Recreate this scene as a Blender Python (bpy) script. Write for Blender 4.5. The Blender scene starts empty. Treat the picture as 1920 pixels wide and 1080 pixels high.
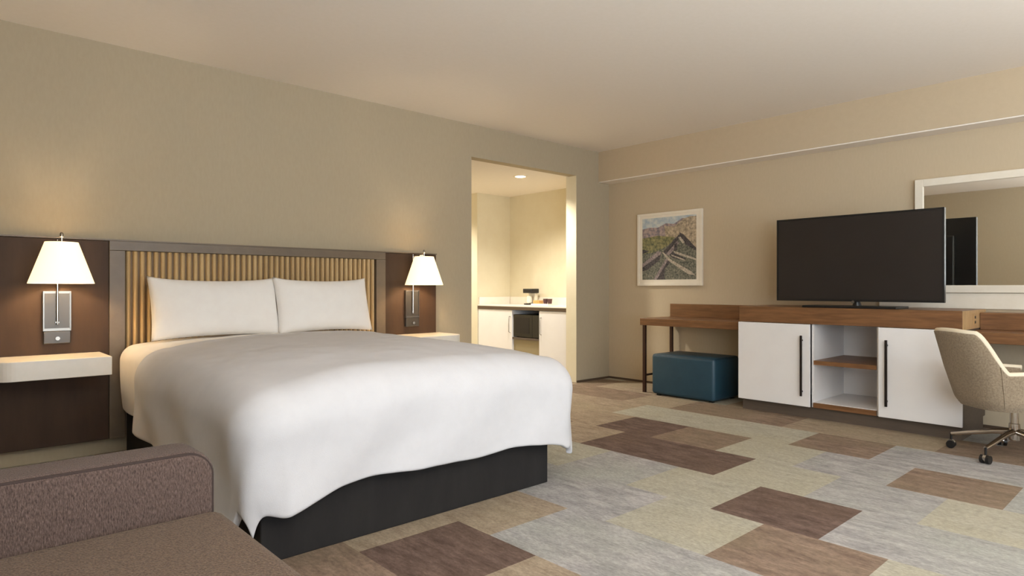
import bpy, bmesh, math, random
from mathutils import Vector, Matrix, noise
R = math.radians
random.seed(4)
scene = bpy.context.scene
col = scene.collection

# ------------------------------------------------------------------ materials
def lin(c):
    return tuple(((x/255)/12.92 if x/255 <= .04045 else ((x/255+.055)/1.055)**2.4) for x in c)
def mat(name, rgb, rough=.6, metal=0, emit=None, estr=0, spec=.5, sheen=0, coat=0,
        nscale=0, namp=0, stretch=(1, 1, 1), bump=0, bscale=60, bstretch=None, rgb2=None, detail=4, ramp=(.35, .65)):
    m = bpy.data.materials.new(name); m.use_nodes = True
    nt = m.node_tree; b = nt.nodes['Principled BSDF']
    c = lin(rgb) + (1,)
    b.inputs['Base Color'].default_value = c
    b.inputs['Roughness'].default_value = rough
    b.inputs['Metallic'].default_value = metal
    b.inputs['Specular IOR Level'].default_value = spec
    b.inputs['Sheen Weight'].default_value = sheen
    b.inputs['Coat Weight'].default_value = coat
    if emit:
        b.inputs['Emission Color'].default_value = lin(emit) + (1,)
        b.inputs['Emission Strength'].default_value = estr
    tc = None
    def coords(st):
        nonlocal tc
        tc = tc or nt.nodes.new('ShaderNodeTexCoord')
        mp = nt.nodes.new('ShaderNodeMapping'); mp.inputs['Scale'].default_value = st
        nt.links.new(tc.outputs['Object'], mp.inputs['Vector'])
        return mp.outputs['Vector']
    if rgb2:
        n = nt.nodes.new('ShaderNodeTexNoise'); n.inputs['Scale'].default_value = nscale
        n.inputs['Detail'].default_value = detail; n.inputs['Roughness'].default_value = .65
        nt.links.new(coords(stretch), n.inputs['Vector'])
        r = nt.nodes.new('ShaderNodeValToRGB')
        r.color_ramp.elements[0].position = ramp[0]; r.color_ramp.elements[1].position = ramp[1]
        r.color_ramp.elements[0].color = c; r.color_ramp.elements[1].color = lin(rgb2) + (1,)
        nt.links.new(n.outputs['Fac'], r.inputs['Fac'])
        nt.links.new(r.outputs['Color'], b.inputs['Base Color'])
    if bump:
        n = nt.nodes.new('ShaderNodeTexNoise'); n.inputs['Scale'].default_value = bscale
        n.inputs['Detail'].default_value = 3
        nt.links.new(coords(bstretch or (1, 1, 1)), n.inputs['Vector'])
        bp = nt.nodes.new('ShaderNodeBump'); bp.inputs['Strength'].default_value = bump
        bp.inputs['Distance'].default_value = .01
        nt.links.new(n.outputs['Fac'], bp.inputs['Height'])
        nt.links.new(bp.outputs['Normal'], b.inputs['Normal'])
    return m

M = {}
M['wall'] = mat('beige_wallcovering', (176, 163, 139), .8, spec=.2, rgb2=(179, 166, 142), nscale=60, stretch=(1, 1, .3), bump=.08, bscale=300)
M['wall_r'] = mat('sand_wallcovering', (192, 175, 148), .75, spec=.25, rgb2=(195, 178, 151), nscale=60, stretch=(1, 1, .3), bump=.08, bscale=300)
M['hall'] = mat('cream_paint', (218, 208, 182), .8, spec=.2, rgb2=(221, 212, 187), nscale=6)
M['ceil'] = mat('ceiling_paint', (236, 228, 217), .9, spec=.1, rgb2=(238, 230, 220), nscale=30)
M['soffit'] = mat('soffit_paint', (192, 174, 147), .8, spec=.2, rgb2=(195, 177, 150), nscale=20)
M['footstrip'] = mat('dark_wall_foot', (80, 62, 45), .8)
M['white'] = mat('white_lacquer', (231, 227, 225), .35, rgb2=(234, 231, 229), nscale=3)
M['whitestone'] = mat('white_solid_surface', (238, 232, 222), .3, rgb2=(234, 228, 217), nscale=12)
M['whiteframe'] = mat('white_wood_frame', (228, 218, 200), .45, rgb2=(232, 223, 207), nscale=10)
M['wood'] = mat('walnut_laminate', (104, 70, 42), .38, rgb2=(132, 92, 58), nscale=7, stretch=(6, .6, 8), detail=6)
M['woodside'] = mat('window_lit_laminate', (176, 140, 96), .4, rgb2=(192, 158, 112), nscale=7, stretch=(3, 6, .8), detail=6)  # window light on the end face put into the paler wood colour
M['kick'] = mat('grey_brown_kick', (84, 72, 62), .55, rgb2=(94, 80, 68), nscale=10, stretch=(1, .4, 4))
M['dkwood'] = mat('dark_stained_panel', (62, 45, 33), .6, spec=.3, rgb2=(72, 53, 39), nscale=6, stretch=(1.5, 1, .25), detail=6)
M['frame'] = mat('taupe_wood_rail', (104, 90, 74), .4, rgb2=(116, 101, 83), nscale=10, stretch=(.5, 1, .5), detail=5)
M['slat'] = mat('golden_reed_wood', (188, 158, 112), .45, rgb2=(206, 178, 130), nscale=12, stretch=(1, 1, .1))
M['slatback'] = mat('bronze_groove', (112, 84, 44), .5, rgb2=(124, 94, 52), nscale=12, stretch=(1, 1, .1))
M['duvet'] = mat('white_duvet_cotton', (206, 205, 208), .9, spec=.1, rgb2=(210, 209, 212), nscale=9, bump=.12, bscale=420)
M['sheet'] = mat('white_sheet_cotton', (238, 232, 224), .85, spec=.15, sheen=.2, rgb2=(241, 236, 229), nscale=9, bump=.1, bscale=400)
M['pillow'] = mat('white_pillowcase', (236, 232, 228), .85, spec=.15, sheen=.2, rgb2=(239, 236, 232), nscale=9, bump=.1, bscale=400)
M['base'] = mat('black_bed_skirt', (36, 34, 34), .75, spec=.2, rgb2=(42, 40, 39), nscale=8, stretch=(1, 1, .3))
M['sofa'] = mat('brown_tweed', (62, 50, 47), .95, spec=.1, sheen=.1, rgb2=(122, 103, 95), nscale=230, stretch=(1.5, 1.5, .4), detail=4, ramp=(.3, .7), bump=.7, bscale=190, bstretch=(1, 1, .5))
M['sofaseat'] = mat('brown_tweed_seat', (72, 57, 46), .95, spec=.1, sheen=.1, rgb2=(126, 104, 86), nscale=230, stretch=(1, .7, 1), detail=4, ramp=(.3, .7), bump=.7, bscale=190)
M['piping'] = mat('dark_brown_piping', (60, 47, 43), .9)
M['black'] = mat('black_plastic', (18, 16, 16), .35, rgb2=(22, 20, 20), nscale=5)
M['handle'] = mat('dark_bronze_handle', (46, 38, 34), .4, metal=.5)
M['screen'] = mat('tv_screen_off', (40, 34, 31), .38, spec=.35, rgb2=(43, 37, 34), nscale=2)
M['legmetal'] = mat('dark_brown_steel', (62, 38, 28), .45, metal=.3)
M['teal'] = mat('teal_leatherette', (32, 62, 78), .42, spec=.5, rgb2=(38, 70, 86), nscale=5, bump=.12, bscale=160)
M['tealdark'] = mat('teal_piping', (24, 48, 62), .5)
M['chair'] = mat('oatmeal_upholstery', (134, 118, 98), .9, spec=.15, sheen=.2, rgb2=(160, 143, 120), nscale=90, detail=4, bump=.35, bscale=220)
M['chairpipe'] = mat('cream_piping', (226, 214, 190), .8, spec=.2)
M['chrome'] = mat('polished_chrome', (205, 198, 190), .12, metal=1)
M['nickel'] = mat('brushed_nickel', (150, 143, 134), .28, metal=1)
M['darkmirror'] = mat('smoked_mirror_plate', (84, 80, 76), .3, metal=.6)
M['ovenglass'] = mat('oven_window', (22, 19, 24), .2)
M['shade'] = mat('glowing_linen_shade', (245, 232, 205), .9, emit=(255, 226, 180), estr=1.05)
M['mirror'] = mat('mirror_glass', (244, 241, 234), .01, metal=1)
M['micro'] = mat('microwave_black_glass', (14, 12, 13), .12, coat=.3)
M['bulb'] = mat('downlight_lens', (255, 250, 240), .5, emit=(255, 240, 215), estr=14)
M['amber'] = mat('amber_snack_box', (206, 152, 88), .6, rgb2=(220, 172, 110), nscale=20)
M['plum'] = mat('plum_cup', (84, 54, 56), .5)
M['glasstint'] = mat('pale_plastic', (222, 216, 200), .25)
M['green'] = mat('fridge_panel', (150, 136, 104), .6)
M['darkedge'] = mat('dark_counter_edge', (86, 70, 54), .45)
M['greige'] = mat('window_frame_paint', (200, 195, 188), .5)

def glass_mat():
    m = bpy.data.materials.new('window_pane_glass'); m.use_nodes = True
    nt = m.node_tree; nt.nodes.remove(nt.nodes['Principled BSDF'])
    o = nt.nodes['Material Output']; t = nt.nodes.new('ShaderNodeBsdfTransparent')
    g = nt.nodes.new('ShaderNodeBsdfGlossy'); g.inputs['Roughness'].default_value = .02
    x = nt.nodes.new('ShaderNodeMixShader'); x.inputs['Fac'].default_value = .06
    nt.links.new(t.outputs[0], x.inputs[1]); nt.links.new(g.outputs[0], x.inputs[2])
    nt.links.new(x.outputs[0], o.inputs['Surface'])
    return m
M['pane'] = glass_mat()

def carpet(name, a, b, c):
    """woven carpet tile: streaks that run along y, three yarn colours"""
    m = bpy.data.materials.new(name); m.use_nodes = True
    nt = m.node_tree; p = nt.nodes['Principled BSDF']
    p.inputs['Roughness'].default_value = .95; p.inputs['Specular IOR Level'].default_value = .12
    tc = nt.nodes.new('ShaderNodeTexCoord')
    def nz(scale, st, det, rough=.6):
        mp = nt.nodes.new('ShaderNodeMapping'); mp.inputs['Scale'].default_value = st
        nt.links.new(tc.outputs['Object'], mp.inputs['Vector'])
        n = nt.nodes.new('ShaderNodeTexNoise'); n.inputs['Scale'].default_value = scale
        n.inputs['Detail'].default_value = det; n.inputs['Roughness'].default_value = rough
        nt.links.new(mp.outputs[0], n.inputs['Vector']); return n
    n1 = nz(6, (3.0, .8, 1), 6, .7); n2 = nz(55, (1.6, .7, 1), 5, .75)
    n3 = nz(1.6, (1, .7, 1), 2)
    def mix(kind, f, x, y):
        q = nt.nodes.new('ShaderNodeMix'); q.data_type = 'RGBA'; q.blend_type = kind
        if isinstance(f, float): q.inputs['Factor'].default_value = f
        else: nt.links.new(f, q.inputs['Factor'])
        for s, v in (('A', x), ('B', y)):
            if isinstance(v, tuple): q.inputs[s + '_Color' if False else s].default_value = v if len(v) == 4 else v + (1,)
        return q
    def ramp(n, lo, hi, c0, c1):
        r = nt.nodes.new('ShaderNodeValToRGB')
        r.color_ramp.elements[0].position = lo; r.color_ramp.elements[1].position = hi
        r.color_ramp.elements[0].color = lin(c0) + (1,); r.color_ramp.elements[1].color = lin(c1) + (1,)
        nt.links.new(n.outputs['Fac'], r.inputs['Fac']); return r
    r1 = ramp(n1, .36, .64, a, b)
    q = nt.nodes.new('ShaderNodeMixRGB'); nt.links.new(r1.outputs[0], q.inputs['Color1']); q.inputs['Color2'].default_value = lin(c) + (1,)
    rf = ramp(n3, .42, .66, (0, 0, 0), (200, 200, 200)); nt.links.new(rf.outputs[0], q.inputs['Fac'])
    q2 = nt.nodes.new('ShaderNodeMixRGB'); q2.blend_type = 'MULTIPLY'; q2.inputs['Fac'].default_value = 1
    rs = ramp(n2, .33, .67, (208, 208, 208), (255, 255, 255))
    nt.links.new(q.outputs[0], q2.inputs['Color1']); nt.links.new(rs.outputs[0], q2.inputs['Color2'])
    nt.links.new(q2.outputs[0], p.inputs['Base Color'])
    bp = nt.nodes.new('ShaderNodeBump'); bp.inputs['Strength'].default_value = .35; bp.inputs['Distance'].default_value = .006
    nt.links.new(n2.outputs['Fac'], bp.inputs['Height']); nt.links.new(bp.outputs['Normal'], p.inputs['Normal'])
    return m
CARPET = {
 'D': carpet('carpet_dark_brown', (94, 77, 69), (132, 110, 99), (116, 96, 82)),
 'B': carpet('carpet_mid_brown', (124, 104, 90), (162, 140, 122), (146, 130, 108)),
 'T': carpet('carpet_tan', (152, 134, 114), (182, 164, 142), (174, 160, 134)),
 'O': carpet('carpet_olive_cream', (172, 167, 150), (192, 186, 170), (185, 177, 154)),
 'G': carpet('carpet_grey', (150, 147, 145), (190, 185, 182), (176, 177, 166)),
}

# ------------------------------------------------------------------ mesh helpers
def bm_new(): return bmesh.new()
def box(bm, x0, x1, y0, y1, z0, z1, bev=0, seg=3, mi=0):
    r = bmesh.ops.create_cube(bm, size=1)
    vs = r['verts']
    for v in vs:
        v.co = Vector((x0 + (v.co.x+.5)*(x1-x0), y0 + (v.co.y+.5)*(y1-y0), z0 + (v.co.z+.5)*(z1-z0)))
    fs = {f for v in vs for f in v.link_faces}
    for f in fs: f.material_index = mi
    if bev:
        es = list({e for v in vs for e in v.link_edges})
        bmesh.ops.bevel(bm, geom=es, offset=bev, segments=seg, affect='EDGES', profile=.5)
    return bm
def B(*a, **k): return box(bm_new(), *a, **k)
def tube(bm, pts, rad, n=10, closed=False, caps=True):
    pts = [Vector(p) for p in pts]; N = len(pts); rings = []
    rr = rad if isinstance(rad, (list, tuple)) else [rad]*N
    up = None
    for i, p in enumerate(pts):
        if closed: d = pts[(i+1) % N] - pts[i-1]
        else: d = pts[min(i+1, N-1)] - pts[max(i-1, 0)]
        d.normalize()
        if up is None:
            up = d.orthogonal().normalized()
        else:
            up = (up - d*up.dot(d)).normalized()
        s = d.cross(up)
        rings.append([bm.verts.new(p + (up*math.cos(t)+s*math.sin(t))*rr[i]) for t in [2*math.pi*k/n for k in range(n)]])
    for i in range(N if closed else N-1):
        a, b = rings[i], rings[(i+1) % N]
        for k in range(n): bm.faces.new((a[k], a[(k+1) % n], b[(k+1) % n], b[k]))
    if caps and not closed:
        bm.faces.new(rings[0][::-1]); bm.faces.new(rings[-1])
    return bm
def lathe(bm, prof, n=32, cx=0, cy=0, caps=False):
    rings = [[bm.verts.new((cx + r*math.cos(2*math.pi*k/n), cy + r*math.sin(2*math.pi*k/n), z)) for k in range(n)] for r, z in prof]
    for a, b in zip(rings, rings[1:]):
        for k in range(n): bm.faces.new((a[k], a[(k+1) % n], b[(k+1) % n], b[k]))
    if caps: bm.faces.new(rings[0][::-1]); bm.faces.new(rings[-1])
    return bm
def prism(bm, pts, axis, a, b):
    """extrude a 2d outline along axis from a to b (x: pts are (y,z); y: (x,z); z: (x,y))"""
    def P(p, t): return {'x': (t, p[0], p[1]), 'y': (p[0], t, p[1]), 'z': (p[0], p[1], t)}[axis]
    va = [bm.verts.new(P(p, a)) for p in pts]; vb = [bm.verts.new(P(p, b)) for p in pts]
    bm.faces.new(va); bm.faces.new(vb[::-1])
    for i in range(len(pts)):
        j = (i+1) % len(pts); bm.faces.new((va[i], vb[i], vb[j], va[j]))
    return bm
WM = {}
def obj(name, bm, m, parent=None, smooth=False, local=False, label=None, bevel=0, weld=False):
    bmesh.ops.recalc_face_normals(bm, faces=bm.faces)
    me = bpy.data.meshes.new(name); bm.to_mesh(me); bm.free()
    for q in (m if isinstance(m, (list, tuple)) else [m]): me.materials.append(q)
    o = bpy.data.objects.new(name, me); col.objects.link(o)
    if parent is not None:
        w = WM.get(parent.name, Matrix())
        o.parent = parent
        if not local: me.transform(w.inverted())
        WM[o.name] = w
    if smooth:
        me.shade_smooth()
        md = o.modifiers.new('edge', 'EDGE_SPLIT'); md.split_angle = R(38)
    if bevel:
        md = o.modifiers.new('bevel', 'BEVEL'); md.width = bevel; md.segments = 2; md.limit_method = 'ANGLE'
    if label: o['label'] = label
    return o
def thing(name, label, cat, loc=(0, 0, 0), rz=0, group=None):
    o = bpy.data.objects.new(name, None); col.objects.link(o)
    o.empty_display_size = .1
    o.location = loc; o.rotation_euler = (0, 0, rz)
    WM[o.name] = Matrix.Translation(loc) @ Matrix.Rotation(rz, 4, 'Z')
    o['label'] = label; o['category'] = cat
    if group: o['group'] = group
    return o
def tag(o, label, cat, group=None):
    o['label'] = label; o['category'] = cat
    if group: o['group'] = group
    return o
def struct(name, bm, m, label=None):
    o = obj(name, bm, m); o['kind'] = 'structure'
    if label: o['label'] = label
    return o

# ------------------------------------------------------------------ dimensions
H = 2.735; XR = 6.15; YH = 4.97; XL = -.75; YW = -4.2
HX0, HX1, HZ = 3.99, 5.555, 2.41      # opening to the hall
NY0, NY1, NXB = 5.10, 6.80, 6.17      # niche

# floor: carpet tiles in staggered rows (colour classes read per tile)
XB = [.80 + .523*0, 1.32, 1.84, 2.352, 2.87, 3.40, 3.925, 4.45, 4.98, 5.50]
PH = {0: .07, 1: .30, 2: .07, 3: .356, 4: .11, 5: .40, 6: .17, 7: .43, 8: .20, 9: .45}
CL = {(0, 3): 'B', (0, 4): 'B', (0, 5): 'B', (1, 3): 'D', (1, 4): 'T', (1, 2): 'T', (2, 2): 'G', (2, 3): 'G', (2, 4): 'T', (2, 1): 'G',
      (3, 0): 'O', (3, 1): 'B', (3, 2): 'O', (3, 3): 'G', (3, 4): 'G', (4, 0): 'G', (4, 1): 'G', (4, 2): 'D', (4, 3): 'O', (4, 4): 'G', (4, 5): 'O',
      (5, -1): 'G', (5, 0): 'O', (5, 1): 'G', (5, 2): 'O', (5, 3): 'D', (5, 4): 'D', (5, 5): 'T', (6, 0): 'G', (6, 1): 'B', (6, 2): 'G', (6, 3): 'O',
      (6, 4): 'B', (6, 5): 'D', (6, 6): 'T', (6, 7): 'T', (7, 0): 'G', (7, 1): 'G', (7, 2): 'B', (7, 3): 'O', (7, 4): 'O', (7, 5): 'O',
      (7, 6): 'T', (7, 7): 'T', (7, 8): 'T', (8, 0): 'G', (8, 1): 'B', (8, 2): 'T', (8, 3): 'T', (8, 4): 'B', (8, 5): 'B', (8, 6): 'T', (8, 7): 'B',
      (8, 8): 'B', (8, 9): 'T', (9, 7): 'T', (9, 8): 'B'}
rows = [(-4+i) for i in range(4)] + list(range(10)) + [10, 11]
def xbound(i):
    if 0 <= i <= 9: return XB[i]
    return XB[0] + .523*i if i < 0 else XB[9] + .523*(i-9)
bm = bm_new(); classes = 'DBTOG'
FY0, FY1 = YW - .1, 9.0
for i in range(-3, 11):
    x0, x1 = max(xbound(i), XL-.1), min(xbound(i+1), XR+.1)
    if x1 <= x0: continue
    ph = PH.get(i, random.random()*.5)
    for k in range(-7, 18):
        y0, y1 = max(ph + .523*k, FY0), min(ph + .523*(k+1), FY1)
        if y1 <= y0: continue
        c = CL.get((i, k)) or random.choice('TOGGB' if k < 4 else 'TTTOB')
        f = bm.faces.new([bm.verts.new(p) for p in ((x0, y0, 0), (x1, y0, 0), (x1, y1, 0), (x0, y1, 0))])
        f.material_index = classes.index(c)
bmesh.ops.remove_doubles(bm, verts=bm.verts, dist=1e-4)
r = bmesh.ops.extrude_face_region(bm, geom=bm.faces[:])
for v in [g for g in r['geom'] if isinstance(g, bmesh.types.BMVert)]: v.co.z -= .06
struct('floor', bm, [CARPET[c] for c in classes])

# ------------------------------------------------------------------ shell
struct('ceiling', B(XL-.1, XR+.1, YW-.1, YH+.12, H, H+.08), M['ceil'])
pts = [(XL-.1, 0), (HX0, 0), (HX0, HZ), (HX1, HZ), (HX1, 0), (XR+.1, 0), (XR+.1, H), (XL-.1, H)]
struct('wall_headboard', prism(bm_new(), pts, 'y', YH, YH+.12), M['wall'])
struct('wall_right', B(XR, XR+.1, YW-.1, YH, 0, H), M['wall_r'])
struct('wall_soffit', B(5.95, XR+.005, YW, YH, 2.378, H), M['soffit'])
struct('trim_1', B(5.955, XR+.002, YW, YH-.002, 2.368, 2.378), M['ceil'])
LY0, LY1, LZ0, LZ1 = -3.7, -.9, .5, 2.45  # window added to the left wall for fill light
bm = bm_new()
box(bm, XL-.1, XL, YW-.1, LY0, 0, H); box(bm, XL-.1, XL, LY1, YH, 0, H)
box(bm, XL-.1, XL, LY0, LY1, 0, LZ0); box(bm, XL-.1, XL, LY0, LY1, LZ1, H)
struct('wall_left', bm, M['wall'])
bm = bm_new()
for a in (LY0, (LY0+LY1)/2-.03, LY1-.06): box(bm, XL-.09, XL-.03, a, a+.06, LZ0, LZ1)
for a in (LZ0, LZ1-.06): box(bm, XL-.088, XL-.032, LY0+.06, LY1-.06, a, a+.06)
wf2 = struct('added_window', bm, M['greige'])
o = obj('window_glass', B(XL-.065, XL-.06, LY0+.05, LY1-.05, LZ0+.05, LZ1-.05), M['pane'], wf2); o['kind'] = 'structure'

WX0, WX1, WZ0, WZ1 = -.6, 3.9, .35, 2.45
bm = bm_new()
box(bm, XL, WX0, YW-.1, YW, 0, H); box(bm, WX1, XR, YW-.1, YW, 0, H)
box(bm, WX0, WX1, YW-.1, YW, 0, WZ0); box(bm, WX0, WX1, YW-.1, YW, WZ1, H)
struct('wall_window', bm, M['wall'])
bm = bm_new()
for a in (WX0, (WX0+WX1)/2-.03, WX1-.06): box(bm, a, a+.06, YW-.09, YW-.03, WZ0, WZ1)
for a in (WZ0, WZ1-.06): box(bm, WX0+.06, WX1-.06, YW-.088, YW-.032, a, a+.06)
wf = struct('window_1', bm, M['greige'])
o = obj('window_glass', B(WX0+.05, WX1-.05, YW-.065, YW-.06, WZ0+.05, WZ1-.05), M['pane'], wf); o['kind'] = 'structure'
# hallway and niche
struct('ceiling_hall', B(3.0, XR+.2, YH+.12, 9.0, HZ, HZ+.08), M['ceil'])
struct('wall_hall_near', B(HX1+.003, NXB+.1, YH+.12, YH+.16, 0, HZ), M['hall'])
struct('wall_niche_back', B(NXB, NXB+.08, YH+.16, NY1, 0, HZ), M['hall'])
struct('wall_hall_far', B(5.56, NXB+.08, NY1, 8.9, 0, HZ), M['hall'])
struct('wall_hall_end', B(3.0, 5.56, 8.7, 8.8, 0, HZ), M['hall'])
struct('wall_hall_left', B(3.9, 3.985, YH+.12, 8.7, 0, HZ), M['hall'])
struct('trim_2', B(HX1-.004, HX1, YH+.002, YH+.16, 0, HZ-.001), M['hall'])
struct('foot_strip_headboard', B(HX1, XR, YH-.012, YH, 0, .022), M['footstrip'])  # thin dark strips along the foot of the walls
struct('foot_strip_right', B(XR-.012, XR, -.6, YH-.012, 0, .022), M['footstrip'])

# ------------------------------------------------------------------ headboard
YF = 4.89
t = thing('headboard', 'wide dark wood wall headboard with reeded golden centre panel behind the bed', 'headboard', (1.914, YF+.04, .106))
obj('side_panel', B(.27, .870, YF+.004, YH-.001, .106, 1.41), M['dkwood'], t, bevel=.002)
obj('side_panel', B(2.958, 3.504, YF+.004, YH-.001, .106, 1.41), M['dkwood'], t, bevel=.002)
obj('stile', B(.872, .962, YF-.006, YH-.001, .106, 1.349), M['frame'], t, bevel=.002)
obj('stile', B(2.866, 2.956, YF-.006, YH-.001, .106, 1.349), M['frame'], t, bevel=.002)
obj('top_rail', B(.872, 2.956, YF-.006, YH-.001, 1.35, 1.412), M['frame'], t, bevel=.002)
obj('cap', B(.268, 3.506, YF-.008, YH-.001, 1.4125, 1.421), M['frame'], t)
obj('groove_panel', B(.963, 2.865, YF+.03, YH-.001, .40, 1.349), M['slatback'], t)
bm = bm_new(); N = 45; p = 1.9/N
for i in range(N):
    cx = .964 + p*(i+.5); w = p*.34; n = 6
    out = [(cx + w*math.cos(math.pi*k/n), YF+.029 - .024*math.sin(math.pi*k/n)) for k in range(n+1)]
    prism(bm, out, 'z', .42, 1.348)
obj('reeded_slats', bm, M['slat'], t, smooth=True)

# ------------------------------------------------------------------ floating nightstands
def shelf(x0, x1, round_left):
    y0, y1, r = 4.512, YF+.003, .10
    arc = lambda cx, cy, a0: [(cx + r*math.cos(R(a0 + 90*k/8)), cy + r*math.sin(R(a0 + 90*k/8))) for k in range(9)]
    if round_left: pts = [(x0, y1)] + arc(x0+r, y0+r, 180) + [(x1, y0), (x1, y1)]
    else: pts = [(x0, y1), (x0, y0)] + arc(x1-r, y0+r, 270) + [(x1, y1)]
    return prism(bm_new(), pts, 'z', .572, .684)
o = obj('floating_nightstand', shelf(.255, .82, True), M['whitestone'], bevel=.004)
tag(o, 'white floating nightstand shelf on the headboard left of the bed', 'nightstand', 'floating nightstands beside the bed')
o = obj('floating_nightstand', shelf(3.008, 3.54, False), M['whitestone'], bevel=.004)
tag(o, 'white floating nightstand shelf right of the bed, mostly hidden behind the duvet', 'nightstand', 'floating nightstands beside the bed')

# ------------------------------------------------------------------ wall sconces (local: origin on headboard face, z = room z)
def make_sconce(x, label):
    t = thing('wall_sconce', label, 'wall lamp', (x, YF+.004, 0), 0, 'sconces on the headboard')
    k = dict(local=True)
    obj('back_plate', B(-.072, .072, -.02, -.001, .832, 1.08, bev=.003), M['nickel'], t, **k)
    obj('plate_inset', B(-.064, .064, -.024, -.02, .848, 1.066), M['darkmirror'], t, **k)
    bm = bm_new()
    box(bm, -.072, -.067, -.03, -.02, .832, 1.08); box(bm, .067, .072, -.03, -.02, .832, 1.08)
    box(bm, -.067, .067, -.03, -.02, 1.074, 1.08); box(bm, -.067, .067, -.03, -.02, .832, .842)
    obj('plate_rim', bm, M['nickel'], t, **k)
    obj('outlet_box', B(-.07, .07, -.03, -.001, .752, .83, bev=.004), M['darkmirror'], t, **k)
    bm = bm_new(); tube(bm, [(0, -.03, .785), (0, -.052, .785)], .012, 14)
    obj('knob', bm, M['chrome'], t, smooth=True, **k)
    ys = -.21; yr_ = -.036
    bm = bm_new()
    tube(bm, [(0, yr_, .872), (0, yr_, 1.1), (0, yr_, 1.402)], .0065, 12)
    tube(bm, [(0, -.021, .885), (0, yr_, .885)], .009, 12)
    tube(bm, [(0, yr_, 1.392), (0, ys, 1.392)], .0045, 10)
    obj('stem', bm, M['chrome'], t, smooth=True, **k)
    bm = bm_new(); tube(bm, [(0, ys, 1.20), (0, ys, 1.43)], .006, 10)
    obj('shade_rod', bm, M['chrome'], t, smooth=True, **k)
    bm = bm_new(); lathe(bm, [(.004, 1.405), (.010, 1.41), (.010, 1.425), (.007, 1.434), (.004, 1.438)], 16, 0, ys, caps=True)
    obj('finial', bm, M['nickel'], t, smooth=True, **k)
    bm = bm_new(); lathe(bm, [(.02, 1.18), (.02, 1.215)], 16, 0, ys, caps=True)
    obj('socket', bm, M['nickel'], t, smooth=True, **k)
    bm = bm_new()
    lathe(bm, [(.168, 1.127), (.167, 1.131), (.086, 1.373), (.085, 1.377), (.082, 1.377), (.083, 1.372), (.164, 1.131), (.165, 1.127), (.168, 1.127)], 48, 0, ys)
    obj('lamp_shade', bm, M['shade'], t, smooth=True, **k)
    bm = bm_new()
    for a in range(3):
        q = R(30 + 120*a); tube(bm, [(0, ys, 1.36), (.084*math.cos(q), ys + .084*math.sin(q), 1.366)], .002, 6)
    obj('shade_spider', bm, M['nickel'], t, **k)
    l = bpy.data.lights.new('sconce_bulb', 'POINT'); l.energy = 8; l.color = (1, .80, .55); l.shadow_soft_size = .03
    lo = bpy.data.objects.new('sconce_bulb', l); col.objects.link(lo); lo.location = (x, YF+ys, 1.25)
    return t
make_sconce(.588, 'chrome wall sconce with lit cream shade above the left nightstand')
make_sconce(3.225, 'chrome wall sconce with lit cream shade at the right end of the headboard')

# ------------------------------------------------------------------ bed
bx0, bx1, by0 = .965, 2.585, 2.53
t = thing('bed', 'large bed on a black box base, its mattress covered by white bedding', 'bed', (1.8, 3.7, 0))
obj('bed_base', B(bx0, bx1, by0, 4.86, .0, .335, bev=.006), M['base'], t, label='black upholstered box base')
obj('mattress', B(1.07, 2.58, 2.72, 4.86, .34, .655, bev=.06, seg=4), M['sheet'], t, smooth=True, label='white mattress')

def nz(x, y, z, s): return noise.noise(Vector((x*s, y*s, z*s)))
def cloth(cx, a, yhead, yfoot, Rr, L, ztop, foot=True, wob=.012, n_s=150, n_t=130, thick=.03, crown=.05, Lvar=None, seed=0., head_drop=0):
    bm = bm_new()
    T0 = yhead; T1 = yfoot
    tl = (T0 - T1) + (L if foot else 0)
    grid = []
    for j in range(n_t+1):
        row = []
        tt = tl*j/n_t
        for i in range(n_s+1):
            s = -(a+L) + 2*(a+L)*i/n_s
            ds = max(0, abs(s)-a); dt = max(0, tt-(T0-T1)) if foot else 0
            Lx = 1 if Lvar is None else Lvar(s, tt)
            ds *= Lx; dt *= Lx
            d = (ds**5 + dt**5)**.2 if (ds or dt) else 0
            h = math.hypot(ds, dt)
            ux, uy = ((math.copysign(ds, s)/h, -dt/h) if h > 0 else (0, 0))
            if d < Rr*math.pi/2:
                o_ = Rr*math.sin(d/Rr); dn = Rr*(1-math.cos(d/Rr))
            else:
                e = d - Rr*math.pi/2; o_ = Rr - .02*e; dn = Rr + e
            bx = cx + max(-a, min(a, s)); by = T0 - min(tt, T0-T1)
            fx = min(1, abs(s)/a)
            zt = ztop - crown*fx**3 - (.03*max(0, min(1, (tt-(T0-T1)+.7)/.7))**2 if foot else 0)
            x, y, z = bx + ux*o_, by + uy*o_, zt - dn
            # soft folds: vertical on the hanging parts, shallow dents on top
            hang = min(1, max(0, (dn-.05)/.3))
            w = wob*hang*(math.sin((s*1.0 + tt)*9 + seed + 2*nz(s, tt, seed, 1.3)) * .6 + 1.3*nz(s*2+seed, tt*2, .3, 1.6))
            x += ux*w*1.5; y += uy*w*1.5
            z += .012*nz(x+seed, y, 0, 2.2)*(1-hang) + .004*nz(x, y+seed, 0, 9)
            z += hang*.012*nz(s*3, tt*3, seed, 1.2)
            if head_drop:
                q = max(0, 1 - tt/.09); z -= head_drop*q*q
            row.append(bm.verts.new((x, y, z)))
        grid.append(row)
    for j in range(n_t):
        for i in range(n_s):
            bm.faces.new((grid[j][i], grid[j][i+1], grid[j+1][i+1], grid[j+1][i]))
    return bm
def finish_cloth(o, thick):
    md = o.modifiers.new('thickness', 'SOLIDIFY'); md.thickness = thick; md.offset = -1
    md = o.modifiers.new('soft', 'SUBSURF'); md.levels = md.render_levels = 1
    o.data.shade_smooth()
def Lv(s, tt):
    return 1 + .05*math.sin(s*4.1 + 1.0) + (.05 if s < -.5 else 0)*1
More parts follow.
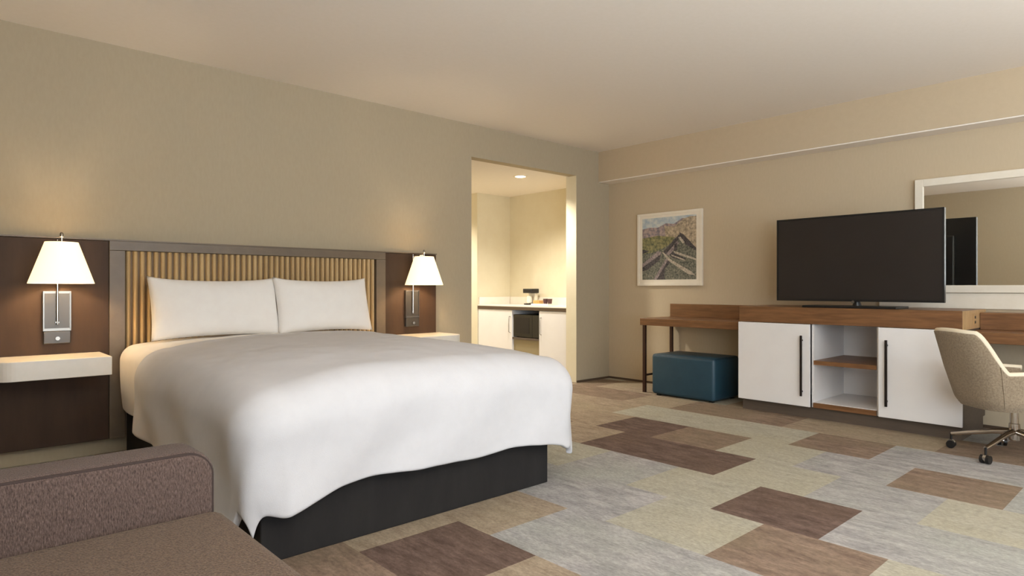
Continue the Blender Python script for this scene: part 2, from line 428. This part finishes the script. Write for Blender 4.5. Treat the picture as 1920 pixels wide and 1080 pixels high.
o = obj('duvet', cloth(1.83, .78, 4.17, 2.62, .19, .61, .793, True, .010, thick=.03, crown=.055, Lvar=lambda s, t_: 1 + .02*math.sin(s*7+.8) + .03*nz(s, t_, 0, 2) - .07*math.exp(-((s+.62)/.2)**2)*min(1, max(0, t_-1.5)) + (.20*min(1, max(0, (t_-.45)/1.0)) if s < -.70 else 0)*min(1, max(0, (-s-.78)/.12))*min(1, max(0, (1.78-t_)/.25)) - .01*max(0, 1-t_/.5), seed=1.7, head_drop=-.010), M['duvet'])
finish_cloth(o, .036)
tag(o, 'puffy white duvet spread over the bed and hanging over its foot', 'duvet')
o = obj('folded_sheet', cloth(1.82, .80, 4.82, 4.06, .10, .48, .771, False, .012, n_t=60, thick=.02, crown=.045, seed=5.1), M['sheet'])
finish_cloth(o, .012)
tag(o, 'white top sheet under the pillows, hanging over the bed side by the nightstand', 'sheet')

def pillow(w, h, th, seed):
    bm = bm_new(); n = 36; top = {}; bot = {}
    for i in range(n+1):
        for j in range(n+1):
            u = -1 + 2*i/n; v = -1 + 2*j/n
            px = w/2*u*(1 - .03*(1-v*v)); pz = h/2*v*(1 - .10*(1-u*u)) + (.012*abs(u)**6 if v > 0 else 0)*v
            e = max(0, (1-abs(u)**2.6))*max(0, (1-abs(v)**2.6))
            tt = th/2*e**.5
            tt += .008*nz(px+seed, pz, 0, 7)*e**.5
            pz -= .012*(1-v)*0
            if i in (0, n) or j in (0, n):
                top[i, j] = bot[i, j] = bm.verts.new((px, 0, pz))
            else:
                top[i, j] = bm.verts.new((px, -tt, pz)); bot[i, j] = bm.verts.new((px, tt, pz))
    for i in range(n):
        for j in range(n):
            for g, rev in ((top, 0), (bot, 1)):
                f = [g[i, j], g[i+1, j], g[i+1, j+1], g[i, j+1]]
                bm.faces.new(f[::-1] if rev else f)
    return bm
def put_pillow(x, y, z, w, h, tilt, yaw, lab, seed):
    t_ = obj('pillow', pillow(w, h, .19, seed), M['pillow']); t_.data.shade_smooth()
    t_.location = (x, y, z); t_.rotation_euler = (R(tilt), R(0), R(yaw))
    tag(t_, lab, 'pillow', 'white pillows against the headboard')
put_pillow(1.485, 4.67, .962, .86, .43, -16, 0, 'white pillow on the left half of the bed, nearer the large lit sconce', .3)
put_pillow(2.262, 4.635, .966, .77, .43, -16, 0, 'white pillow on the right half of the bed, overlapping its neighbour', 3.1)

# ------------------------------------------------------------------ console
xf, xb_, ya, yb = 5.45, 6.128, 1.192, 2.895
t = thing('media_console', 'white door media console with walnut top under the television', 'console', (5.8, 2.04, 0))
bm = bm_new()
for y in (1.738, 2.238, yb-.020): box(bm, xf+.022, xb_, y, y+.018, .10, .795)
box(bm, xb_-.012, xb_, ya+.02, yb-.02, .101, .794)
obj('carcass', bm, M['white'], t)
obj('top', B(xf, xb_, ya+.002, yb, .797, .935, bev=.002, seg=1), M['wood'], t, label='walnut veneered top')
obj('side_panel', B(xf+.003, xb_, ya+.001, ya+.02, .10, .796), M['kick'], t, label='grey brown side panel')
obj('end_panel', B(xf+.001, xb_, ya-.004, ya+.001, .797, .934), M['woodside'], t, label='light wood end panel')
obj('kick_base', B(xf+.045, xb_-.01, ya+.012, yb-.012, 0, .099), M['kick'], t, label='grey brown plinth')
for (y0, y1, hy) in ((2.258, yb, 2.319), (ya-.001, 1.736, 1.674)):
    d = obj('door', B(xf-.018, xf+.002, y0, y1, .102, .794, bev=.002, seg=1), M['white'], t, label='white flat door')
    bm = bm_new(); box(bm, xf-.050, xf-.038, hy-.009, hy+.009, .19, .70, bev=.002, seg=1)
    for z in (.23, .66): box(bm, xf-.040, xf-.0185, hy-.006, hy+.006, z-.006, z+.006)
    obj('handle', bm, M['handle'], d, label='long dark bar handle')
obj('shelf', B(xf+.012, xb_-.014, 1.757, 2.237, .458, .493), M['wood'], t, label='walnut shelf')
obj('bottom_shelf', B(xf+.004, xb_-.014, 1.757, 2.237, .101, .140), M['wood'], t, label='walnut bottom shelf')
obj('shelf_liner', B(xf+.02, xb_-.014, 1.757, 2.237, .1405, .145), M['white'], t)

t = thing('luggage_bench', 'walnut topped open bench on slim dark legs left of the console', 'bench', (5.85, 3.48, 0))
obj('top', B(5.56, 6.12, 2.897, 4.078, .708, .782, bev=.003, seg=1), M['wood'], t)
for (x, y) in ((5.585, 4.035), (6.085, 4.035)):
    obj('leg', B(x-.015, x+.015, y-.015, y+.015, 0, .707), M['legmetal'], t)
obj('stretcher', B(5.601, 6.069, 4.028, 4.042, .17, .19), M['legmetal'], t)
obj('backsplash', B(6.122, 6.149, 2.897, 4.078, .708, .924, bev=.002, seg=1), M['wood'], t)

t = thing('desk', 'walnut wall desk to the right of the console, behind the swivel chair', 'desk', (5.85, .4, 0))
obj('top', B(5.56, 6.12, -.45, ya-.006, .704, .784, bev=.003, seg=1), M['wood'], t)
obj('backsplash', B(5.93, 6.149, -.45, ya-.006, .7845, .912, bev=.002, seg=1), M['wood'], t)
for (x, y) in ((5.585, -.42), (6.085, -.42)):
    obj('leg', B(x-.015, x+.015, y-.015, y+.015, 0, .703), M['legmetal'], t)
t = thing('power_outlet', 'small outlet set in the light end panel of the console above the desk', 'outlet', (5.80, ya-.006, .86))
obj('plate', B(5.73, 5.80, ya-.010, ya-.005, .825, .905), M['woodside'], t)
for z in (.845, .882): obj('socket', B(5.75, 5.775, ya-.013, ya-.0101, z-.009, z+.009), M['black'], t)

# ------------------------------------------------------------------ television
t = thing('television', 'large flat television switched off, on a low black stand on the console', 'television', (5.68, 1.985, .935))
yl, yr, z0, z1 = 2.625, 1.343, .988, 1.708
obj('stand_base', B(5.50, 5.80, 1.63, 2.35, .935, .953, bev=.004), M['black'], t)
bm = bm_new(); tube(bm, [(5.665, 1.97, .948), (5.665, 1.97, 1.0), (5.665, 1.97, 1.06)], [.035, .022, .03], 16)
obj('neck', bm, M['black'], t, smooth=True)
bm = bm_new(); tube(bm, [(5.622, 1.985, .985), (5.614, 1.985, .985)], .012, 14)
obj('sensor', bm, M['nickel'], t, smooth=True, label='small chrome sensor bead')
obj('cabinet', B(5.626, 5.66, yr, yl, z0, z1, bev=.004), M['black'], t)
obj('rear_housing', B(5.6605, 5.70, yr+.15, yl-.15, z0+.05, z1-.15, bev=.012), M['black'], t)
bm = bm_new()
box(bm, 5.618, 5.6255, yr, yr+.014, z0, z1); box(bm, 5.618, 5.6255, yl-.014, yl, z0, z1)
box(bm, 5.618, 5.6255, yr+.014, yl-.014, z0, z0+.018); box(bm, 5.618, 5.6255, yr+.014, yl-.014, z1-.014, z1)
obj('bezel', bm, M['black'], t)
obj('screen', B(5.621, 5.6255, yr+.0145, yl-.0145, z0+.0185, z1-.0145), M['screen'], t, label='dark grey blank screen')

# ------------------------------------------------------------------ mirror and strip below
t = thing('wall_mirror', 'large white framed mirror on the wall behind the television', 'mirror', (6.13, .8, 1.06))
my0, my1, mz0, mz1, fw = -.1, 1.673, 1.062, 2.005, .06
bm = bm_new()
box(bm, 6.108, 6.149, my1-fw, my1, mz0, mz1); box(bm, 6.108, 6.149, my0, my0+fw, mz0, mz1)
box(bm, 6.1081, 6.149, my0+fw, my1-fw, mz0, mz0+fw); box(bm, 6.1081, 6.149, my0+fw, my1-fw, mz1-fw, mz1)
obj('frame', bm, M['whiteframe'], t, bevel=.003)
obj('glass', B(6.125, 6.135, my0+fw-.005, my1-fw+.005, mz0+fw-.005, mz1-fw+.005), M['mirror'], t)
struct('pale_band', B(6.13, 6.1495, -.45, 1.95, .936, 1.058), M['whiteframe'])  # white strip standing in for the pale band of wall below the mirror

# ------------------------------------------------------------------ framed picture
t = thing('framed_picture', 'square landscape print with winding tracks in a white frame on the right wall', 'picture', (6.13, 4.1, 1.12))
py1, py0, pz0, pz1 = 4.525, 3.678, 1.126, 1.957
bm = bm_new(); fw = .028
box(bm, 6.118, 6.149, py1-fw, py1, pz0, pz1); box(bm, 6.118, 6.149, py0, py0+fw, pz0, pz1)
box(bm, 6.1181, 6.149, py0+fw, py1-fw, pz0, pz0+fw); box(bm, 6.1181, 6.149, py0+fw, py1-fw, pz1-fw, pz1)
obj('frame', bm, M['whiteframe'], t, bevel=.002)
obj('mat_board', B(6.126, 6.14, py0+fw-.001, py1-fw+.001, pz0+fw-.001, pz1-fw+.001), M['whiteframe'], t)
iy1, iy0, iz0, iz1 = 4.456, 3.749, 1.195, 1.900
PC = [mat('print_sky', (158, 174, 188), .6, rgb2=(206, 208, 200), nscale=14),
      mat('print_mountain', (112, 108, 118), .6, rgb2=(184, 160, 152), nscale=26),
      mat('print_hill', (128, 116, 100), .6, rgb2=(204, 184, 156), nscale=30),
      mat('print_meadow', (82, 86, 62), .6, rgb2=(156, 148, 102), nscale=28),
      mat('print_ground', (60, 66, 60), .6, rgb2=(140, 136, 120), nscale=48),
      mat('print_rail_dark', (40, 38, 42), .6, rgb2=(96, 88, 88), nscale=60),
      mat('print_rail_light', (144, 132, 116), .6, rgb2=(208, 196, 178), nscale=60),
      mat('print_rail_mauve', (98, 88, 92), .6, rgb2=(170, 154, 150), nscale=60)]
bm = bm_new(); lay = [0]
def pp(c, *uv):
    lay[0] += 1; x = 6.1258 - lay[0]*.00012
    f = bm.faces.new([bm.verts.new((x, iy1 - u*(iy1-iy0), iz1 - v*(iz1-iz0))) for u, v in uv])
    f.material_index = c
pp(4, (0, 0), (1, 0), (1, 1), (0, 1))
pp(0, (0, 0), (1, 0), (1, .2), (0, .2))
pp(1, (0, .17), (.15, .15), (.3, .16), (.45, .1), (.6, .12), (.75, .04), (.9, .05), (1, .02), (1, .35), (0, .33))
pp(2, (.42, .14), (.6, .16), (.78, .05), (.9, .02), (1, .03), (1, .45), (.7, .34), (.45, .32))
pp(3, (0, .32), (.3, .29), (.62, .33), (.55, .42), (.4, .5), (.2, .56), (0, .58))
pp(5, (0, .50), (.14, .53), (.0, .58))
pp(2, (.72, .3), (1, .32), (1, .52), (.86, .44))
pp(5, (.70, .26), (.78, .30), (1, .52), (1, .56), (.82, .46), (.7, .34))
pp(5, (.40, .56), (.63, .35), (.70, .29), (.73, .33), (.45, .60))
pp(7, (.45, .60), (.66, .40), (.70, .42), (.52, .62))
pp(6, (.68, .34), (.72, .33), (.80, .42), (.76, .44))
pp(5, (.61, .44), (.66, .42), (.66, .54), (.60, .55))
pp(7, (0, .74), (.30, .54), (.37, .56), (.36, .59), (0, .80))
pp(5, (0, .80), (.36, .59), (.34, .68), (.1, .84), (0, .86))
pp(7, (.22, 1), (.46, .66), (.50, .68), (.28, 1))
pp(5, (.28, 1), (.50, .68), (.55, .72), (.44, .82), (.42, 1))
pp(5, (.52, .60), (.58, .56), (.82, .68), (.80, .70), (.58, .66))
pp(6, (.38, .56), (.41, .56), (.54, .68), (.92, .88), (.98, .94), (.86, .92), (.50, .70))
pp(6, (.60, .55), (.64, .56), (1, .68), (1, .71), (.62, .59))
pp(6, (.55, .60), (.80, .69), (.80, .71), (.56, .625))
obj('print', bm, PC, t, label='landscape print of crossing tracks')

# ------------------------------------------------------------------ ottoman
t = thing('ottoman', 'teal blue leatherette cube ottoman pushed under the luggage bench', 'ottoman', (5.75, 3.52, 0))
ox0, ox1, oy0, oy1 = 5.49, 5.98, 3.17, 3.885
obj('body', B(ox0, ox1, oy0, oy1, .014, .425, bev=.035, seg=5), M['teal'], t, smooth=True)
bm = bm_new()
for z in (.413,):
    i_ = .010; rr = .03
    pts = []
    for (cx, cy, a0) in ((ox1-rr-i_, oy1-rr-i_, 0), (ox0+rr+i_, oy1-rr-i_, 90), (ox0+rr+i_, oy0+rr+i_, 180), (ox1-rr-i_, oy0+rr+i_, 270)):
        for k in range(6): pts.append((cx + rr*math.cos(R(a0+18*k)), cy + rr*math.sin(R(a0+18*k)), z))
    tube(bm, pts, .005, 8, closed=True)
obj('piping', bm, M['tealdark'], t, smooth=True)
for x in (ox0+.06, ox1-.06):
    for y in (oy0+.06, oy1-.06): obj('foot', B(x-.02, x+.02, y-.02, y+.02, 0, .0135), M['black'], t)

# ------------------------------------------------------------------ swivel chair (local frame: faces +x)
CT = (5.215, .858, 0); CA = R(-40)
t = thing('swivel_chair', 'oatmeal upholstered swivel chair with cream piping on a chrome five star base', 'office chair', CT, CA)
def sgnpow(v, e): return math.copysign(abs(v)**e, v)
ZB, ZA, ZT = .325, .558, .815
def top_z(a):
    d = abs(math.degrees(a))
    if d < 34: return ZT + .004*math.cos(d/34*math.pi)
    if d < 68:
        q = (d-34)/34; q = q*q*(3-2*q); return ZT - .004 + (ZA - ZT + .004)*q
    return ZA + .004*math.sin((d-68)/56*math.pi)
def shell_pt(a, z, off=0):
    q = (z-ZB)
    rx = .185 + .34*q*(1 if abs(a) < 1.6 else 1) + off; ry = .225 + .16*min(q, .25) + off
    rb = min(1, (q+.001)/.07); rr_ = .80 + .20*math.sqrt(max(0, 1-(1-rb)**2))
    c, s = math.cos(a), math.sin(a)
    x = -sgnpow(c, .72)*rx*rr_ - .11; y = sgnpow(s, .72)*ry*rr_
    if c < 0: x = -sgnpow(c, .9)*.38*rr_ - .11
    return Vector((x, y, z))
NA, NZ = 96, 22; AM = R(142)
bm = bm_new(); g = []
for i in range(NA+1):
    a = -AM + 2*AM*i/NA; zt = top_z(a)
    g.append([bm.verts.new(shell_pt(a, ZB + (zt-ZB)*(j/NZ)**1.0)) for j in range(NZ+1)])
for i in range(NA):
    for j in range(NZ): bm.faces.new((g[i][j], g[i+1][j], g[i+1][j+1], g[i][j+1]))
o = obj('shell', bm, M['chair'], t, local=True)
md = o.modifiers.new('thickness', 'SOLIDIFY'); md.thickness = .042; md.offset = -1
o.data.shade_smooth()
bm = bm_new()
pts = []
for i in range(NA+1):
    a = -AM + 2*AM*i/NA; z = top_z(a); p_ = shell_pt(a, z, -.020); p_.z += .004; pts.append(p_)
tube(bm, pts, .0185, 10)
obj('top_piping', bm, M['chairpipe'], t, smooth=True, local=True, label='cream rounded top edge')
for s in (-1, 1):
    bm = bm_new(); pts = []
    for j in range(12):
        a = s*R(58); z = ZB + .03 + (top_z(a) - ZB-.03)*j/11; pts.append(shell_pt(a, z, .001))
    tube(bm, pts, .0035, 6); obj('seam', bm, M['chair'], t, smooth=True, local=True)
bm = bm_new()
n = 40; ring = lambda k, z: [bm.verts.new(Vector((p_.x*k, p_.y*k, z))) for p_ in [shell_pt(2*math.pi*i/n, .34) for i in range(n)]]
rs = [ring(.5, .322), ring(.97, .326), ring(1.02, .345), ring(1.0, .36)]
for A_, B_ in zip(rs, rs[1:]):
    for k in range(n): bm.faces.new((A_[k], A_[(k+1) % n], B_[(k+1) % n], B_[k]))
bm.faces.new(rs[0]); bm.faces.new(rs[-1])
obj('seat_pan', bm, M['chair'], t, smooth=True, local=True)
obj('seat_cushion', B(-.22, .24, -.20, .20, .362, .47, bev=.04, seg=4), M['chair'], t, smooth=True, local=True)
bm = bm_new(); lathe(bm, [(.045, .321), (.045, .30), (.024, .298), (.024, .22), (.03, .218), (.032, .12), (.03, .11)], 20, caps=True)
obj('gas_lift', bm, M['chrome'], t, smooth=True, local=True)
CR = .345
for i in range(5):
    # angles chosen so two casters land where the photo shows them
    ang = R(135.0 - 0) - CA + R(72*i) + R(-42)
    dx, dy = math.cos(ang), math.sin(ang)
    bm = bm_new()
    tube(bm, [(dx*.025, dy*.025, .165), (dx*.12, dy*.12, .15), (dx*(CR-.0), dy*(CR-.0), .096)], [.022, .017, .012], 12)
    leg = obj('base_leg', bm, M['chrome'], t, smooth=True, local=True)
    bm = bm_new(); cx, cy = dx*CR, dy*CR
    tube(bm, [(cx, cy, .05), (cx, cy, .10)], .007, 8)
    px, py = -dy, dx
    for s in (-1, 1):
        tube(bm, [(cx+px*s*.008, cy+py*s*.008, .0275), (cx+px*s*.026, cy+py*s*.026, .0275)], .0265, 18)
    obj('caster', bm, M['black'], leg, smooth=True, local=True, label='black twin wheel caster')
    bm = bm_new()
    tube(bm, [(cx+px*.0085, cy+py*.0085, .035), (cx-px*.0085, cy-py*.0085, .035)], .024, 14)
    obj('caster_hood', bm, M['chrome'], leg, smooth=True, local=True)

# ------------------------------------------------------------------ sofa
t = thing('sofa', 'brown tweed sofa with piped arm in the foreground', 'sofa', (.15, 1.4, 0))
bm = bm_new()
def arm_outline(x0, x1, z0, z1, r):
    return [(x0, z0), (x1, z0)] + [(x1-r + r*math.cos(R(90*k/10)), z1-r + r*math.sin(R(90*k/10))) for k in range(11)] + [(x0, z1)]
def arm(y0, y1):
    b_ = prism(bm_new(), arm_outline(-.42, .618, .08, .632, .075), 'y', y0, y1)
    return b_
for (y0, y1) in ((1.962, 2.125), (.585, .748)):
    a_ = obj('arm', arm(y0, y1), M['sofa'], t, bevel=.022)
    a_.modifiers['bevel'].segments = 4; a_.modifiers['bevel'].angle_limit = R(50); a_.data.shade_smooth()
    md = a_.modifiers.new('es', 'EDGE_SPLIT'); md.split_angle = R(50)
    for yy in (y0+.009, y1-.009):
        bm = bm_new(); q = arm_outline(-.40, .609, .09, .623, .07)
        tube(bm, [(x, yy, z) for x, z in q[1:]], .0055, 8)
        obj('piping', bm, M['piping'], a_, smooth=True)
obj('seat_cushion', B(-.20, .635, .752, 1.958, .29, .462, bev=.045, seg=5), M['sofaseat'], t, smooth=True)
obj('seat_base', B(-.42, .60, .752, 1.958, .08, .288, bev=.01), M['sofa'], t)
obj('back_rest', B(-.60, -.425, .585, 2.125, .08, .80, bev=.04, seg=4), M['sofa'], t, smooth=True)
obj('back_cushion', B(-.42, -.21, .76, 1.95, .465, .82, bev=.05, seg=4), M['sofaseat'], t, smooth=True)
for x in (-.52, .54):
    for y in (.65, 2.05): obj('foot', B(x-.025, x+.025, y-.025, y+.025, 0, .079), M['black'], t)

# ------------------------------------------------------------------ kitchenette in the niche
t = thing('kitchenette_cabinet', 'cream kitchenette base cabinet with a microwave bay in the hall niche', 'cabinet', (5.86, 5.95, 0))
cx0, cx1, cy0, cy1 = 5.575, NXB-.004, 5.132, NY1-.004
bm = bm_new()
for y in (cy0, 5.592, 6.105, cy1-.018): box(bm, cx0+.02, cx1, y, y+.018, .09, .816)
box(bm, cx1-.012, cx1-.0005, cy0+.02, cy1-.02, .091, .815)
box(bm, cx0+.02, cx1-.013, 5.611, 6.104, .092, .11)
obj('carcass', bm, M['white'], t)
obj('shelf', B(cx0+.005, cx1-.013, 5.611, 6.104, .44, .465), M['kick'], t)
obj('appliance_panel', B(cx0+.03, cx0+.045, 5.612, 6.103, .112, .438), M['green'], t, label='olive beige lower panel')
d = obj('door', B(cx0, cx0+.018, 6.107, cy1-.002, .092, .814, bev=.002, seg=1), M['white'], t)
bm = bm_new(); tube(bm, [(cx0-.001, 6.14, .73), (cx0-.022, 6.14, .73), (cx0-.024, 6.14, .71), (cx0-.024, 6.14, .53), (cx0-.001, 6.14, .52)], .005, 8)
obj('handle', bm, M['nickel'], d)
d = obj('door', B(cx0, cx0+.018, cy0+.001, 5.608, .092, .814, bev=.002, seg=1), M['white'], t)
bm = bm_new(); tube(bm, [(cx0-.001, 5.57, .73), (cx0-.022, 5.57, .73), (cx0-.024, 5.57, .71), (cx0-.024, 5.57, .53), (cx0-.001, 5.57, .52)], .005, 8)
obj('handle', bm, M['nickel'], d)
obj('plinth', B(cx0+.04, cx1-.01, cy0+.02, cy1-.02, 0, .089), M['kick'], t)

t = thing('countertop', 'white countertop with dark front edge on the kitchenette cabinet', 'countertop', (5.86, 5.95, .82))
obj('slab', B(cx0-.006, cx1+.002, cy0, cy1+.002, .858, .872), M['whitestone'], t)
obj('front_edge', B(cx0-.010, cx1, cy0, cy1+.002, .818, .857), M['darkedge'], t, label='dark brown front edge')
obj('backsplash', B(cx1-.014, cx1+.003, cy0, cy1-.02, .8725, .975), M['whitestone'], t)
obj('side_splash', B(cx0+.01, cx1-.015, cy1-.014, cy1+.002, .8725, .975), M['whitestone'], t)

t = thing('microwave', 'black microwave in the open bay of the kitchenette cabinet', 'microwave', (5.8, 5.86, .466))
obj('case', B(cx0+.035, cx0+.40, 5.622, 6.094, .472, .76, bev=.004), M['black'], t)
d = obj('door', B(cx0+.015, cx0+.034, 5.745, 6.094, .474, .758, bev=.003), M['micro'], t)
obj('window', B(cx0+.0125, cx0+.0148, 5.80, 6.06, .52, .72), M['ovenglass'], d)
obj('control_panel', B(cx0+.015, cx0+.034, 5.622, 5.742, .474, .758, bev=.003), M['micro'], t)
for y in (5.66, 6.06): obj('foot', B(cx0+.06, cx0+.08, y-.01, y+.01, .4655, .4725), M['black'], t)

t = thing('coffee_maker', 'small pale coffee maker with black lid on the kitchenette counter', 'coffee maker', (6.04, 6.22, .872))
obj('base', B(5.97, 6.10, 6.15, 6.30, .8725, .890, bev=.004), M['black'], t)
obj('column', B(6.05, 6.10, 6.16, 6.29, .8905, 1.03, bev=.006), M['glasstint'], t)
bm = bm_new(); lathe(bm, [(.03, .891), (.038, .90), (.04, .95), (.033, .985), (.034, .99)], 24, 6.005, 6.225, caps=True)
obj('cup', bm, M['glasstint'], t, smooth=True)
obj('lid', B(5.96, 6.105, 6.14, 6.31, 1.031, 1.09, bev=.008), M['black'], t, smooth=True, label='black brewing lid')
t = thing('serving_tray', 'pale low tray holding a snack box and cups beside the coffee maker', 'tray', (6.03, 5.95, .8725))
bm = bm_new(); box(bm, 5.93, 6.12, 5.80, 6.12, .8727, .880); 
for q in ((5.93, 5.936, 5.80, 6.12), (6.114, 6.12, 5.80, 6.12), (5.936, 6.114, 5.80, 5.806), (5.936, 6.114, 6.114, 6.12)): box(bm, *q, .880, .893)
obj('tray_body', bm, M['whitestone'], t)
o = obj('snack_box', B(5.95, 6.03, 5.985, 6.10, .8803, .935, bev=.003), M['amber']); tag(o, 'amber snack box on the kitchenette tray', 'box')
for i, (y, lab) in enumerate(((5.935, 'plum coloured paper cup on the tray, next to the amber box'), (5.855, 'plum coloured paper cup at the right end of the tray'))):
    bm = bm_new(); lathe(bm, [(.024, .8805), (.033, .955), (.035, .957), (.031, .957), (.023, .885)], 20, 6.02, y, caps=False)
    bmesh.ops.contextual_create(bm, geom=[e for e in bm.edges if e.is_boundary and e.verts[0].co.z < .883])
    o = obj('paper_cup', bm, M['plum'], smooth=True); tag(o, lab, 'cup', 'cups on the kitchenette tray')

# downlight
t = thing('recessed_downlight', 'round recessed downlight in the hall ceiling above the niche', 'ceiling light', (5.1, 5.44, HZ))
bm = bm_new(); lathe(bm, [(.085, -.001), (.085, -.006), (.062, -.010), (.060, -.002)], 32)
obj('trim_ring', bm, M['whiteframe'], t, smooth=True, local=True)
bm = bm_new(); lathe(bm, [(.0595, -.002), (.0595, -.0035)], 32, caps=True)
obj('lens', bm, M['bulb'], t, local=True)

# ------------------------------------------------------------------ lights
def area(name, loc, rot, sx, sy, e, c, spread=180):
    l = bpy.data.lights.new(name, 'AREA'); l.shape = 'RECTANGLE'; l.size = sx; l.size_y = sy
    l.energy = e; l.color = c; l.spread = R(spread)
    o = bpy.data.objects.new(name, l); col.objects.link(o); o.location = loc; o.rotation_euler = rot
    return o
# daylight through the window behind the camera
area('window_daylight', ((WX0+WX1)/2, YW-.2, (WZ0+WZ1)/2), (R(90), 0, 0), WX1-WX0-.1, WZ1-WZ0-.1, 58, (.76, .89, 1.0))
area('side_fill', (XL-.2, (LY0+LY1)/2, (LZ0+LZ1)/2), (R(90), 0, R(-90)), LY1-LY0-.1, LZ1-LZ0-.1, 105, (.78, .90, 1.0))  # fill from the left, through the added side window
area('ceiling_fill', ((WX0+WX1)/2, YW-.15, WZ0+.6), (R(125), 0, 0), WX1-WX0-.1, 1.0, 60, (.80, .91, 1.0))  # added fill at the window, tilted up to brighten the ceiling
# fill lights added behind the camera, aimed up, with no fixture
area('uplight_fill', (.9, -1.4, 1.3), (R(180), 0, 0), .9, .9, 195, (.89, .94, 1.0))
area('uplight_fill', (4.0, -1.3, 1.3), (R(180), 0, 0), .9, .9, 30, (.89, .94, 1.0))
# spot of the hall downlight, plus an unseen one added farther in
for i, (x, y, e) in enumerate(((5.1, 5.44, 22), (4.8, 7.4, 24))):
    l = bpy.data.lights.new('hall_spot', 'SPOT'); l.energy = e*5.5; l.color = (1, .94, .82); l.spot_size = R(140); l.spot_blend = .8; l.shadow_soft_size = .05
    o = bpy.data.objects.new('hall_spot', l); col.objects.link(o); o.location = (x, y, HZ-.03)

w = bpy.data.worlds.new('sky'); scene.world = w; w.use_nodes = True
w.node_tree.nodes['Background'].inputs['Color'].default_value = (.75, .85, 1, 1)
w.node_tree.nodes['Background'].inputs['Strength'].default_value = 1.0

# ------------------------------------------------------------------ camera
cam = bpy.data.cameras.new('camera'); cam.sensor_width = 36; cam.lens = 36*1195/1920; cam.clip_start = .05
co = bpy.data.objects.new('camera', cam); col.objects.link(co)
co.location = (0, 0, 1.1); co.rotation_euler = (R(90), 0, R(47.6-90))
scene.camera = co
scene.view_settings.view_transform = 'Standard'; scene.view_settings.look = 'None'
scene.view_settings.exposure = .42; scene.view_settings.gamma = 1; scene.view_settings.use_curve_mapping = False
scene.cycles.use_denoising = True
scene.cycles.max_bounces = 10; scene.cycles.diffuse_bounces = 7; scene.cycles.glossy_bounces = 5
scene.cycles.sample_clamp_indirect = 6
